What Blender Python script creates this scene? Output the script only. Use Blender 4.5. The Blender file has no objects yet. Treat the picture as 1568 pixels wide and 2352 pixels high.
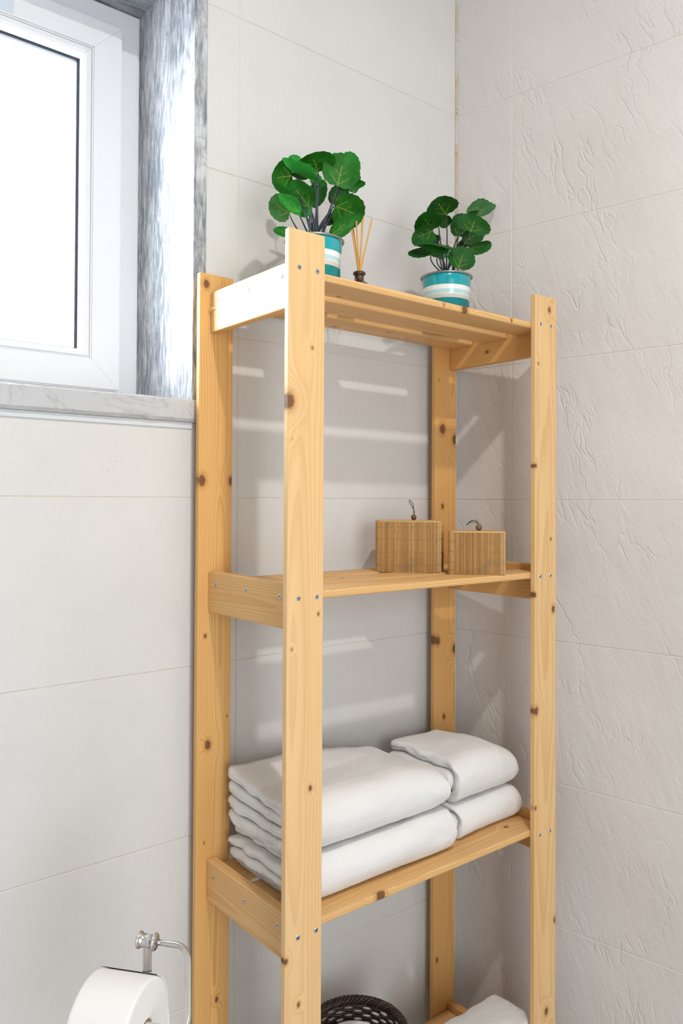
import bpy, bmesh, math, random
from mathutils import Vector, Matrix, noise

# ------------------------------------------------------------------ camera, world, lights, exposure
ZC = 1.22                                   # camera height above the floor (metres)
S = bpy.context.scene
COL = S.collection
CAM = Vector((-1.36975, -1.2548, ZC))
cam_d = bpy.data.cameras.new('camera')
cam = bpy.data.objects.new('camera', cam_d)
COL.objects.link(cam)
_f = Vector((0.6329, 0.7742, 0.0134)).normalized()
_r = Vector((0.7742, -0.6330, 0.0050))
_r = (_r - _f * _r.dot(_f)).normalized()
_u = _r.cross(_f)
cam.matrix_world = Matrix(((_r.x, _u.x, -_f.x, CAM.x), (_r.y, _u.y, -_f.y, CAM.y), (_r.z, _u.z, -_f.z, CAM.z), (0, 0, 0, 1)))
cam_d.sensor_fit = 'AUTO'
cam_d.sensor_width = 36.0
cam_d.lens = 1805.45 / 2352 * 36.0
cam_d.shift_y = -50.9 / 2352
cam_d.clip_start = 0.02
S.camera = cam

world = bpy.data.worlds.new('world')
S.world = world
world.use_nodes = True
wb = world.node_tree.nodes['Background']
wb.inputs[0].default_value = (0.86, 0.93, 1.0, 1)   # bright overcast daylight outside the window
wb.inputs[1].default_value = 26.0

def area_light(name, loc, target, size, power, color, shape='DISK', size_y=None):
    d = bpy.data.lights.new(name, 'AREA')
    d.shape = shape
    d.size = size
    if size_y: d.size_y = size_y
    d.energy = power
    d.color = color
    o = bpy.data.objects.new(name, d)
    COL.objects.link(o)
    o.location = loc
    o.rotation_euler = (Vector(target) - Vector(loc)).to_track_quat('-Z', 'Y').to_euler()
    return o

# small ceiling spot above the camera: casts the slat shadows
area_light('ceiling_spot', (-0.915, -1.378, 1.472 + ZC), (-0.915, -1.378, 0), 0.07, 34, (1.0, 0.965, 0.92))
# large soft fill light added before the closed wall behind the camera
area_light('front_fill_light', (-1.30, -2.66, ZC - 0.25), (-1.0, 0, ZC - 0.35), 1.0, 64, (0.90, 0.95, 1.0), 'RECTANGLE', 1.9)

# low hazy sun glow coming in through the window from the left
sun_d = bpy.data.lights.new('sun', 'SUN')
sun_d.energy = 18.0
sun_d.angle = math.radians(42)
sun_d.color = (0.84, 0.92, 1.0)
sun = bpy.data.objects.new('sun', sun_d)
COL.objects.link(sun)
sun.rotation_euler = Vector((1.0, -1.08, -0.28)).to_track_quat('-Z', 'Y').to_euler()

S.view_settings.view_transform = 'Standard'
S.view_settings.look = 'None'
S.view_settings.exposure = -0.78
S.view_settings.gamma = 1.0
S.view_settings.use_curve_mapping = False

R = random.Random(7)
PI = math.pi

# ------------------------------------------------------------------ helpers
def link(o, parent=None):
    COL.objects.link(o)
    if parent: o.parent = parent
    return o

def tag(o, label=None, cat=None, group=None, kind=None):
    if label: o['label'] = label
    if cat: o['category'] = cat
    if group: o['group'] = group
    if kind: o['kind'] = kind
    return o

def empty(name, loc, rz=0.0):
    o = bpy.data.objects.new(name, None)
    COL.objects.link(o)
    o.location = loc
    o.rotation_euler = (0, 0, rz)
    o.empty_display_size = 0.02
    return o

def mesh_obj(name, bm, mat, parent=None, loc=(0, 0, 0), rot=(0, 0, 0), smooth=False):
    me = bpy.data.meshes.new(name)
    bm.to_mesh(me)
    bm.free()
    if mat: me.materials.append(mat)
    if smooth:
        for p in me.polygons: p.use_smooth = True
    o = bpy.data.objects.new(name, me)
    link(o, parent)
    o.location = loc
    o.rotation_euler = rot
    return o

def copy_obj(src, parent, loc=None, rot=None):
    o = src.copy()
    COL.objects.link(o)
    o.parent = parent
    if loc is not None: o.location = loc
    if rot is not None: o.rotation_euler = rot
    return o

def bevel(bm, w, seg=1):
    bmesh.ops.bevel(bm, geom=list(bm.edges), offset=w, segments=seg, affect='EDGES', profile=0.5)

def box_bm(sx, sy, sz, bw=0.0, seg=2):
    bm = bmesh.new()
    bmesh.ops.create_cube(bm, size=1)
    for v in bm.verts: v.co = Vector((v.co.x * sx, v.co.y * sy, v.co.z * sz))
    if bw: bevel(bm, bw, seg)
    return bm

def add_box(bm, lo, hi):
    r = bmesh.ops.create_cube(bm, size=1)
    for v in r['verts']:
        v.co = Vector((lo[i] if v.co[i] < 0 else hi[i] for i in range(3)))

def lathe(bm, prof, n=32, c=(0, 0, 0), close=False):
    rings = []
    for (r, z) in prof:
        if r < 1e-6:
            rings.append([bm.verts.new((c[0], c[1], c[2] + z))])
        else:
            rings.append([bm.verts.new((c[0] + r * math.cos(2 * PI * k / n), c[1] + r * math.sin(2 * PI * k / n), c[2] + z)) for k in range(n)])
    for a, b in zip(rings, rings[1:]):
        for k in range(n):
            k2 = (k + 1) % n
            if len(a) == 1 and len(b) == 1: continue
            if len(a) == 1: bm.faces.new((a[0], b[k2], b[k]))
            elif len(b) == 1: bm.faces.new((a[k], a[k2], b[0]))
            else: bm.faces.new((a[k], a[k2], b[k2], b[k]))

def tube(bm, pts, rad, n=8, cap=True):
    pts = [Vector(p) for p in pts]
    rads = rad if isinstance(rad, (list, tuple)) else [rad] * len(pts)
    rings = []
    up = None
    for i, p in enumerate(pts):
        t = (pts[min(i + 1, len(pts) - 1)] - pts[max(i - 1, 0)])
        t = t.normalized() if t.length > 1e-9 else Vector((0, 0, 1))
        if up is None:
            up = Vector((0, 0, 1)) if abs(t.z) < .9 else Vector((1, 0, 0))
        x = up - t * up.dot(t)
        x = x.normalized() if x.length > 1e-6 else t.orthogonal().normalized()
        up = x
        y = t.cross(x)
        rings.append([bm.verts.new(p + (x * math.cos(2 * PI * k / n) + y * math.sin(2 * PI * k / n)) * rads[i]) for k in range(n)])
    for a, b in zip(rings, rings[1:]):
        for k in range(n):
            bm.faces.new((a[k], a[(k + 1) % n], b[(k + 1) % n], b[k]))
    if cap:
        bm.faces.new(list(reversed(rings[0])))
        bm.faces.new(rings[-1])

def bez(p0, p1, p2, p3, n):
    out = []
    for i in range(n + 1):
        t = i / n
        a = (1 - t)
        out.append(Vector(p0) * a ** 3 + Vector(p1) * 3 * a * a * t + Vector(p2) * 3 * a * t * t + Vector(p3) * t ** 3)
    return out

def prism(bm, poly, y0, y1):
    """polygon in (x, z) extruded along y from y0 to y1"""
    a = [bm.verts.new((x, y0, z)) for x, z in poly]
    b = [bm.verts.new((x, y1, z)) for x, z in poly]
    n = len(poly)
    bm.faces.new(a)
    bm.faces.new(list(reversed(b)))
    for i in range(n):
        bm.faces.new((a[(i + 1) % n], a[i], b[i], b[(i + 1) % n]))
    bmesh.ops.recalc_face_normals(bm, faces=list(bm.faces))

# ------------------------------------------------------------------ node helpers / materials
class NT:
    def __init__(self, name):
        self.m = bpy.data.materials.new(name)
        self.m.use_nodes = True
        self.t = self.m.node_tree
        self.b = self.t.nodes['Principled BSDF']
        self.out = self.t.nodes['Material Output']
    def n(self, typ, **kw):
        nd = self.t.nodes.new(typ)
        for k, v in kw.items():
            if k.startswith('i_'):
                key = k[2:]
                key = int(key) if key.isdigit() else key.replace('_', ' ')
                self.put(nd.inputs[key], v)
            else: setattr(nd, k, v)
        return nd
    def put(self, sock, v):
        if isinstance(v, bpy.types.NodeSocket): self.t.links.new(v, sock)
        elif isinstance(v, bpy.types.Node): self.t.links.new(v.outputs[0], sock)
        else:
            if isinstance(v, (tuple, list)) and len(v) == 3 and sock.type == 'RGBA': v = (*v, 1)
            sock.default_value = v
    def math(self, op, a, b=0.0, c=0.0, clamp=False):
        nd = self.t.nodes.new('ShaderNodeMath')
        nd.operation = op
        nd.use_clamp = clamp
        self.put(nd.inputs[0], a)
        self.put(nd.inputs[1], b)
        self.put(nd.inputs[2], c)
        return nd.outputs[0]
    def vmath(self, op, a, b=(0, 0, 0)):
        nd = self.t.nodes.new('ShaderNodeVectorMath')
        nd.operation = op
        self.put(nd.inputs[0], a)
        if op == 'SCALE': self.put(nd.inputs['Scale'], b)
        else: self.put(nd.inputs[1], b)
        return nd.outputs['Value'] if op in ('LENGTH', 'DOT_PRODUCT', 'DISTANCE') else nd.outputs[0]
    def ramp(self, fac, stops):
        nd = self.t.nodes.new('ShaderNodeValToRGB')
        cr = nd.color_ramp
        while len(cr.elements) < len(stops): cr.elements.new(0.5)
        for e, (p, c) in zip(cr.elements, stops):
            e.position = p
            e.color = (c, c, c, 1) if isinstance(c, (int, float)) else (*c, 1)
        self.put(nd.inputs[0], fac)
        return nd.outputs[0]
    def mix(self, fac, a, b, mode='MIX'):
        nd = self.t.nodes.new('ShaderNodeMix')
        nd.data_type = 'RGBA'
        nd.blend_type = mode
        self.put(nd.inputs[0], fac)
        self.put(nd.inputs[6], a)
        self.put(nd.inputs[7], b)
        return nd.outputs[2]
    def smooth(self, v, a, b, lo=0.0, hi=1.0):
        nd = self.t.nodes.new('ShaderNodeMapRange')
        nd.interpolation_type = 'SMOOTHSTEP'
        for s, x in zip(nd.inputs[:5], (v, a, b, lo, hi)): self.put(s, x)
        return nd.outputs[0]
    def noise(self, vec, scale, detail=3, rough=0.5, dist=0.0):
        nd = self.n('ShaderNodeTexNoise', i_Vector=vec, i_Scale=scale, i_Detail=detail, i_Roughness=rough, i_Distortion=dist)
        return nd.outputs[0]
    def bump(self, h, strength=0.3, dist=0.002, normal=None):
        nd = self.n('ShaderNodeBump', i_Height=h, i_Strength=strength, i_Distance=dist)
        if normal is not None: self.put(nd.inputs['Normal'], normal)
        return nd.outputs[0]
    def obj(self): return self.n('ShaderNodeTexCoord').outputs['Object']
    def scaled(self, v, s): return self.vmath('MULTIPLY', v, s)

def plain(name, col, rough=0.5, metal=0.0, coat=0.0, **kw):
    t = NT(name)
    t.put(t.b.inputs['Base Color'], col)
    t.b.inputs['Roughness'].default_value = rough
    t.b.inputs['Metallic'].default_value = metal
    t.b.inputs['Coat Weight'].default_value = coat
    return t.m

def tile_mat(name, relief, col_a, col_b, seed, lean):
    """pale slate-textured wall tile; the mesh coordinates are (along wall, depth, height)"""
    t = NT(name)
    P = t.vmath('ADD', t.obj(), (seed, seed * 0.3, 0))
    # sheared so that the split lines lean
    sx = t.n('ShaderNodeSeparateXYZ', i_0=P)
    x = t.math('ADD', sx.outputs[0], t.math('MULTIPLY', sx.outputs[2], lean))
    z = sx.outputs[2]
    v = t.n('ShaderNodeCombineXYZ', i_0=x, i_1=0.0, i_2=z).outputs[0]
    col = t.noise(v, 2.2, 4, 0.6)
    fine = t.noise(t.scaled(v, (1, 1, 0.16)), 170, 3, 0.6)
    c = t.mix(t.smooth(col, 0.3, 0.7), col_a, col_b)
    c = t.mix(t.math('MULTIPLY', fine, 0.10), c, (0.40, 0.37, 0.35))
    pits = t.n('ShaderNodeTexVoronoi', i_Vector=v, i_Scale=42.0).outputs['Distance']
    pitm = t.math('MULTIPLY', t.smooth(pits, 0.035, 0.05, 1, 0), t.smooth(t.noise(v, 3.1, 2), 0.60, 0.68))
    c = t.mix(t.math('MULTIPLY', pitm, 0.55), c, (0.16, 0.14, 0.12))
    t.put(t.b.inputs['Base Color'], c)
    t.b.inputs['Roughness'].default_value = 0.52
    t.b.inputs['Specular IOR Level'].default_value = 0.35
    # relief: broad undulation + creases + grain
    warp = t.noise(v, 7.0, 3, 0.55)
    w2 = t.vmath('ADD', t.scaled(v, (1, 1, 0.28)), t.n('ShaderNodeCombineXYZ', i_0=t.math('MULTIPLY', warp, 0.08), i_2=0.0).outputs[0])
    crease = t.math('ABSOLUTE', t.math('SUBTRACT', t.noise(w2, 15.0, 3, 0.55), 0.5))
    crease = t.smooth(crease, 0.0, 0.020, 0.0, 1.0)
    cm = t.smooth(t.noise(v, 6.0, 2), 0.42, 0.66)
    crease = t.math('ADD', 1.0, t.math('MULTIPLY', cm, t.math('SUBTRACT', crease, 1.0)))
    broad = t.noise(t.scaled(v, (1, 1, 0.40)), 30.0, 7, 0.66)
    grain = t.noise(t.scaled(v, (1, 1, 0.4)), 260.0, 3, 0.6)
    h = t.math('ADD', t.math('MULTIPLY', broad, 0.95), t.math('MULTIPLY', crease, 0.30))
    h = t.math('ADD', h, t.math('MULTIPLY', grain, 0.10))
    t.put(t.b.inputs['Normal'], t.bump(h, relief, 0.006))
    return t.m

def marble_mat(name, axis, light=(0.62, 0.63, 0.64), dark=(0.16, 0.17, 0.19), amount=0.5, flecks=1.0):
    t = NT(name)
    P = t.obj()
    sc = [1.0, 1.0, 1.0]
    sc[axis] = 0.18
    v = t.scaled(P, tuple(sc))
    big = t.noise(v, 22, 5, 0.65, 0.6)
    fl = t.noise(v, 130, 4, 0.62, 0.4)
    m = t.smooth(t.math('ADD', t.math('MULTIPLY', big, 0.45), t.math('MULTIPLY', fl, 0.55 * flecks)), 0.36, 0.66)
    c = t.mix(m, dark, light)
    vein = t.math('ABSOLUTE', t.math('SUBTRACT', t.noise(t.scaled(P, (1, 1, 1.8)), 9, 5, 0.6, 1.2), 0.5))
    c = t.mix(t.math('MULTIPLY', t.smooth(vein, 0.0, 0.03, 1, 0), 0.35), c, (0.22, 0.22, 0.24))
    c = t.mix(amount, light, c)
    t.put(t.b.inputs['Base Color'], c)
    t.b.inputs['Roughness'].default_value = 0.4
    return t.m

def wood_mat(name, axis, wax, tax, pith, seed, knots=(), light=(0.77, 0.50, 0.235), dark=(0.56, 0.28, 0.085), freq=300.0, contrast=0.5):
    """pine board. axis = long axis, wax/tax = width/thickness axes, pith = (w, t) offset of the heart of the tree"""
    t = NT(name)
    P = t.obj()
    s = t.n('ShaderNodeSeparateXYZ', i_0=P).outputs
    lo = [1.0, 1.0, 1.0]
    lo[axis] = 0.10
    Q = t.vmath('ADD', P, (seed * 1.7, seed * 0.9, seed * 2.3))
    slow = t.noise(t.scaled(Q, tuple(lo)), 13.0, 2, 0.45)
    lo2 = [1.0, 1.0, 1.0]
    lo2[axis] = 0.035
    w = t.math('ADD', s[wax], pith[0])
    h = t.math('ADD', s[tax], pith[1])
    r = t.math('SQRT', t.math('ADD', t.math('MULTIPLY', w, w), t.math('MULTIPLY', h, h)))
    r = t.math('ADD', r, t.math('MULTIPLY', t.math('SUBTRACT', slow, 0.5), 0.030))
    kmask = None
    for (ka, kw, kr) in knots:
        c = [0.0, 0.0, 0.0]
        c[axis] = ka
        c[wax] = kw
        d = t.vmath('SUBTRACT', P, tuple(c))
        sc = [1.0, 1.0, 1.0]
        sc[axis] = 0.70
        sc[tax] = 0.25
        dl = t.vmath('LENGTH', t.scaled(d, tuple(sc)))
        g = t.math('POWER', 2.718, t.math('MULTIPLY', -1.0, t.math('POWER', t.math('DIVIDE', dl, kr * 2.6), 2.0)))
        r = t.math('ADD', r, t.math('MULTIPLY', g, kr * 2.2))
        wob = t.math('MULTIPLY', t.math('SUBTRACT', t.noise(Q, 420, 2), 0.5), kr * 0.7)
        m = t.smooth(t.math('ADD', dl, wob), kr * 0.75, kr * 1.15, 1, 0)
        halo = t.math('MULTIPLY', t.smooth(t.math('ADD', dl, wob), kr * 1.0, kr * 2.2, 1, 0), 0.45)
        mm = t.n('ShaderNodeCombineXYZ', i_0=m, i_1=halo).outputs[0]
        kmask = mm if kmask is None else t.vmath('MAXIMUM', kmask, mm)
    ph = t.math('FRACT', t.math('MULTIPLY', r, freq))
    ring = t.math('MULTIPLY', t.smooth(ph, 0.25, 0.92), t.smooth(ph, 0.93, 1.0, 1, 0))
    fib = [1.0, 1.0, 1.0]
    fib[axis] = 0.02
    fiber = t.noise(t.scaled(Q, tuple(fib)), 900.0, 3, 0.6)
    tone = t.noise(t.scaled(Q, tuple(lo2)), 30.0, 2, 0.5)
    c = t.mix(t.math('MULTIPLY', ring, contrast), light, dark)
    c = t.mix(t.math('MULTIPLY', t.smooth(tone, 0.42, 0.72), 0.28), c, (0.62, 0.31, 0.08))
    c = t.mix(t.math('MULTIPLY', fiber, 0.22), c, (0.60, 0.36, 0.15))
    if kmask is not None:
        ks = t.n('ShaderNodeSeparateXYZ', i_0=kmask).outputs
        c = t.mix(ks[1], c, (0.42, 0.17, 0.035))
        c = t.mix(t.math('MULTIPLY', ks[0], 0.88), c, (0.135, 0.052, 0.020))
    t.put(t.b.inputs['Base Color'], c)
    t.b.inputs['Roughness'].default_value = 0.48
    t.b.inputs['Specular IOR Level'].default_value = 0.3
    t.put(t.b.inputs['Normal'], t.bump(t.math('ADD', fiber, t.math('MULTIPLY', ring, -0.6)), 0.12, 0.0006))
    return t.m

def towel_mat(name, col=(0.825, 0.812, 0.795), band=None):
    t = NT(name)
    P = t.obj()
    pile = t.noise(P, 520, 3, 0.7)
    pile2 = t.noise(P, 190, 3, 0.6)
    h = t.math('ADD', t.math('MULTIPLY', pile, 0.6), t.math('MULTIPLY', pile2, 0.7))
    if band:
        x = t.n('ShaderNodeSeparateXYZ', i_0=P).outputs[1]
        b = t.math('MULTIPLY', t.smooth(x, band[0], band[0] + 0.003), t.smooth(x, band[1] - 0.003, band[1], 1, 0))
        xx = t.n('ShaderNodeSeparateXYZ', i_0=P).outputs
        weave = t.math('MULTIPLY', t.math('ADD', t.math('SINE', t.math('MULTIPLY', t.math('ADD', xx[0], xx[1]), 1700.0)), t.math('SINE', t.math('MULTIPLY', t.math('SUBTRACT', xx[0], xx[1]), 1700.0))), 0.22)
        h = t.math('ADD', t.math('MULTIPLY', h, t.math('SUBTRACT', 1.0, b)), t.math('MULTIPLY', b, t.math('ADD', weave, 0.2)))
    t.put(t.b.inputs['Base Color'], t.mix(t.math('MULTIPLY', pile, 0.25), col, (0.66, 0.65, 0.64)))
    t.b.inputs['Roughness'].default_value = 0.95
    t.b.inputs['Specular IOR Level'].default_value = 0.1
    t.b.inputs['Sheen Weight'].default_value = 0.25
    t.put(t.b.inputs['Normal'], t.bump(h, 0.55, 0.0025))
    return t.m

M_tile_back = tile_mat('tile_back', 0.22, (0.725, 0.715, 0.70), (0.675, 0.665, 0.65), 1.3, 0.12)
M_tile_right = tile_mat('tile_right', 0.55, (0.725, 0.69, 0.662), (0.665, 0.627, 0.598), 4.1, 0.30)
M_grout = plain('grout', (0.68, 0.645, 0.58), 0.9)
M_wall = plain('plaster_wall', (0.68, 0.67, 0.65), 0.8)
M_ceil = plain('ceiling_paint', (0.82, 0.81, 0.80), 0.9)
M_floor = plain('floor_tile', (0.42, 0.41, 0.40), 0.5)
M_pvc = plain('white_window_plastic', (0.80, 0.81, 0.83), 0.3)
M_gasket = plain('black_rubber_gasket', (0.01, 0.013, 0.02), 0.6)
M_chrome = plain('brushed_chrome', (0.72, 0.71, 0.70), 0.16, 1.0)
M_zinc = plain('zinc_screw', (0.55, 0.60, 0.64), 0.3, 1.0)
M_dark = plain('dark_slot', (0.02, 0.03, 0.04), 0.6)
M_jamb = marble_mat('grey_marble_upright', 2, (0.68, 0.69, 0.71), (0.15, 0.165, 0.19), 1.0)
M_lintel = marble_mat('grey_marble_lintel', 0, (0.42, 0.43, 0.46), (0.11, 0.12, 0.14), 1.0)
M_sill = marble_mat('pale_marble_sill', 0, (0.76, 0.75, 0.72), (0.50, 0.51, 0.53), 0.9, 0.5)

# ------------------------------------------------------------------ setting: room shell
ANG = -0.1772                                # the right wall leaves the corner at about 100 degrees
DR = Vector((-math.sin(ANG), -math.cos(ANG), 0))   # along the right wall, out of the corner
ROOM_Y = -2.7
XL = -2.7
HC = 1.53                                    # ceiling above camera
def room_quad(z):
    k = -ROOM_Y / -DR.y
    return [(XL, 0, z), (XL, ROOM_Y, z), (DR.x * k, ROOM_Y, z), (0, 0, z)]

def slab(name, pts, thick_vec, mat):
    bm = bmesh.new()
    a = [bm.verts.new(p) for p in pts]
    b = [bm.verts.new(Vector(p) + Vector(thick_vec)) for p in pts]
    bm.faces.new(a)
    bm.faces.new(list(reversed(b)))
    n = len(a)
    for i in range(n): bm.faces.new((a[(i + 1) % n], a[i], b[i], b[(i + 1) % n]))
    bmesh.ops.recalc_face_normals(bm, faces=list(bm.faces))
    return tag(mesh_obj(name, bm, mat), kind='structure')

floor = slab('floor', room_quad(0), (0, 0, -0.1), M_floor)
ceiling = slab('ceiling', room_quad(HC + ZC), (0, 0, 0.1), M_ceil)
k = -ROOM_Y / -DR.y
slab('wall_left', [(XL, 0.3, 0), (XL, ROOM_Y, 0), (XL, ROOM_Y, HC + ZC), (XL, 0.3, HC + ZC)], (-0.1, 0, 0), M_wall)
slab('wall_front', [(XL, ROOM_Y, 0), (DR.x * k, ROOM_Y, 0), (DR.x * k, ROOM_Y, HC + ZC), (XL, ROOM_Y, HC + ZC)], (0, -0.1, 0), M_wall)

# back wall: a thick wall with the window opening, tiled on its face
WX0, WX1 = -1.32, -0.665                     # masonry opening
WZ0, WZ1 = 0.138, 1.000
GR = 0.0010                                  # grout is this far behind the tile faces
wall_back = bpy.data.objects.new('wall_back', None)
bm = bmesh.new()
Zt = HC
for lo, hi in (((XL - .1, GR, -ZC), (WX0, .30, Zt)), ((WX1, GR, -ZC), (0.06, .30, Zt)), ((WX0, GR, -ZC), (WX1, .30, WZ0)), ((WX0, GR, WZ1), (WX1, .30, Zt))):
    add_box(bm, lo, hi)
wall_back = tag(mesh_obj('wall_back', bm, M_grout, loc=(0, 0, ZC)), kind='structure')

def tile(parent, polys, mat, seed):
    """one tile from a polygon in (along, z); a little proud of or behind its neighbours"""
    dz = R.uniform(-0.0003, 0.0003)
    bm = bmesh.new()
    prism(bm, polys, dz, 0.008)
    fr = [e for e in bm.edges if all(abs(v.co.y - dz) < 1e-6 for v in e.verts)]
    bmesh.ops.bevel(bm, geom=fr, offset=0.0009, segments=1, affect='EDGES')
    return mesh_obj('tile', bm, mat, parent)

J = 0.0009                                   # half joint
z_rows = [0.003 + 0.3 * i for i in range(-4, 6)]
xb = [-2.395, -1.795, -1.195, -0.595, -0.0045 + J]
for i in range(len(z_rows) - 1):
    z0, z1 = z_rows[i] + J, z_rows[i + 1] - J
    for a, b in zip(xb, xb[1:]):
        x0, x1 = a + J, b - J
        ox0, ox1, oz0, oz1 = WX0 - .001, WX1 + .001, WZ0 - .001, WZ1 + .001
        if x1 <= ox0 or x0 >= ox1 or z1 <= oz0 or z0 >= oz1:
            pls = [[(x0, z0), (x1, z0), (x1, z1), (x0, z1)]]
        else:
            pls = []
            below, above = oz0 - z0 > .01, z1 - oz1 > .01
            left, right = ox0 - x0 > .01, x1 - ox1 > .01
            if below and right: pls.append([(x0, z0), (x1, z0), (x1, z1), (ox1, z1), (ox1, oz0), (x0, oz0)])
            elif above and right: pls.append([(ox1, z0), (x1, z0), (x1, z1), (x0, z1), (x0, oz1), (ox1, oz1)])
            elif below and left: pls.append([(x0, z0), (x1, z0), (x1, oz0), (ox0, oz0), (ox0, z1), (x0, z1)])
            elif above and left: pls.append([(x0, z0), (ox0, z0), (ox0, oz1), (x1, oz1), (x1, z1), (x0, z1)])
            elif below: pls.append([(x0, z0), (x1, z0), (x1, oz0), (x0, oz0)])
            elif above: pls.append([(x0, oz1), (x1, oz1), (x1, z1), (x0, z1)])
            elif right: pls.append([(ox1, z0), (x1, z0), (x1, z1), (ox1, z1)])
            elif left: pls.append([(x0, z0), (ox0, z0), (ox0, z1), (x0, z1)])
        for pl in pls: tile(wall_back, pl, M_tile_back, 0)

# right wall in its own frame: x = distance from the corner, y into the wall
bm = bmesh.new()
add_box(bm, (0.0, GR, -ZC), (2.80, .12, Zt))
wall_right = tag(mesh_obj('wall_right', bm, M_grout, loc=(0, 0, ZC), rot=(0, 0, math.atan2(DR.y, DR.x))), kind='structure')
xr = [0.0035 - J, 0.146, 0.746, 1.346, 1.946, 2.546]
for i in range(len(z_rows) - 1):
    z0, z1 = z_rows[i] + J, z_rows[i + 1] - J
    for a, b in zip(xr, xr[1:]):
        tile(wall_right, [(a + J, z0), (b - J, z0), (b - J, z1), (a + J, z1)], M_tile_right, 0)

# stained grout bead in the corner
t = NT('corner_grout')
P = t.obj()
c = t.mix(t.smooth(t.noise(t.scaled(P, (1, 1, .5)), 12, 3), 0.42, 0.6), (0.62, 0.58, 0.52), (0.52, 0.40, 0.25))
c = t.mix(t.smooth(t.noise(P, 160, 2), 0.66, 0.72), c, (0.30, 0.17, 0.07))
zz = t.n('ShaderNodeSeparateXYZ', i_0=P).outputs[2]
c = t.mix(t.smooth(zz, 0.2, 0.7, 0.75, 0.0), c, (0.62, 0.59, 0.54))
t.put(t.b.inputs['Base Color'], c)
t.b.inputs['Roughness'].default_value = 0.9
M_cgrout = t.m
bm = bmesh.new()
n = 60
ra = []
for i in range(n + 1):
    z = -ZC + (Zt + ZC) * i / n
    w = 0.0052 + 0.0010 * noise.noise((0, 0, z * 40))
    d2 = DR * w
    ra.append([bm.verts.new((-w, 0.0016, z)), bm.verts.new((-w * .35 + d2.x * .3, -w * .33, z)), bm.verts.new((d2.x + .0015, d2.y, z)), bm.verts.new((0.004, 0.004, z))])
for a, b in zip(ra, ra[1:]):
    for i in range(4): bm.faces.new((a[i], a[(i + 1) % 4], b[(i + 1) % 4], b[i]))
bm.faces.new(ra[0]); bm.faces.new(list(reversed(ra[-1])))
bmesh.ops.recalc_face_normals(bm, faces=list(bm.faces))
tag(mesh_obj('trim_1', bm, M_cgrout, loc=(0, 0, ZC), smooth=True), kind='structure')

# marble surround of the window: jamb, lintel, sill
JX = -0.691                                  # inner face of the jamb
bm = bmesh.new()
add_box(bm, (JX, -0.0035, WZ0 + .040), (WX1, 0.30, 0.9995))
bevel(bm, 0.0012, 1)
tag(mesh_obj('trim_2', bm, M_jamb, loc=(0, 0, ZC)), kind='structure')
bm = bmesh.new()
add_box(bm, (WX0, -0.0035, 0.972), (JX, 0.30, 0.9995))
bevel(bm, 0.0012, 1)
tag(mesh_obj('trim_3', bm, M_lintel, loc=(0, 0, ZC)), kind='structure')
bm = bmesh.new()
bmesh.ops.create_grid(bm, x_segments=1, y_segments=1, size=1)
bm.free()
bm = bmesh.new()
nseg = 90
sx0, sx1 = WX0 - 0.02, -0.6795
prof = [(0.30, 0.178), (-0.009, 0.1775), (-0.0125, 0.174), (-0.0125, 0.143), (-0.0085, 0.1375), (0.30, 0.1375)]
rings = []
for i in range(nseg + 1):
    x = sx0 + (sx1 - sx0) * i / nseg
    ring = []
    for j, (y, z) in enumerate(prof):
        d = 0.0
        if j in (1, 2, 3, 4):
            d = 0.0011 * noise.noise((x * 60, j * 3.1, 0)) + (0.0022 * max(0, noise.noise((x * 150, j * 7.7, 4))) if x > -0.80 else 0)
        ring.append(bm.verts.new((x, y + d, z + (d * 0.6 if j == 1 else 0))))
    rings.append(ring)
for a, b in zip(rings, rings[1:]):
    for i in range(6): bm.faces.new((a[i], a[(i + 1) % 6], b[(i + 1) % 6], b[i]))
bm.faces.new(rings[0]); bm.faces.new(list(reversed(rings[-1])))
bmesh.ops.recalc_face_normals(bm, faces=list(bm.faces))
tag(mesh_obj('trim_4', bm, M_sill, loc=(0, 0, ZC)), kind='structure')

# silicone bead under the sill
bm = bmesh.new()
add_box(bm, (WX0, -0.0030, 0.1255), (-0.6895, 0.004, 0.1376))
bevel(bm, 0.0012, 1)
tag(mesh_obj('trim_5', bm, plain('pale_caulk', (0.66, 0.69, 0.71), 0.6), loc=(0, 0, ZC)), kind='structure')

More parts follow.
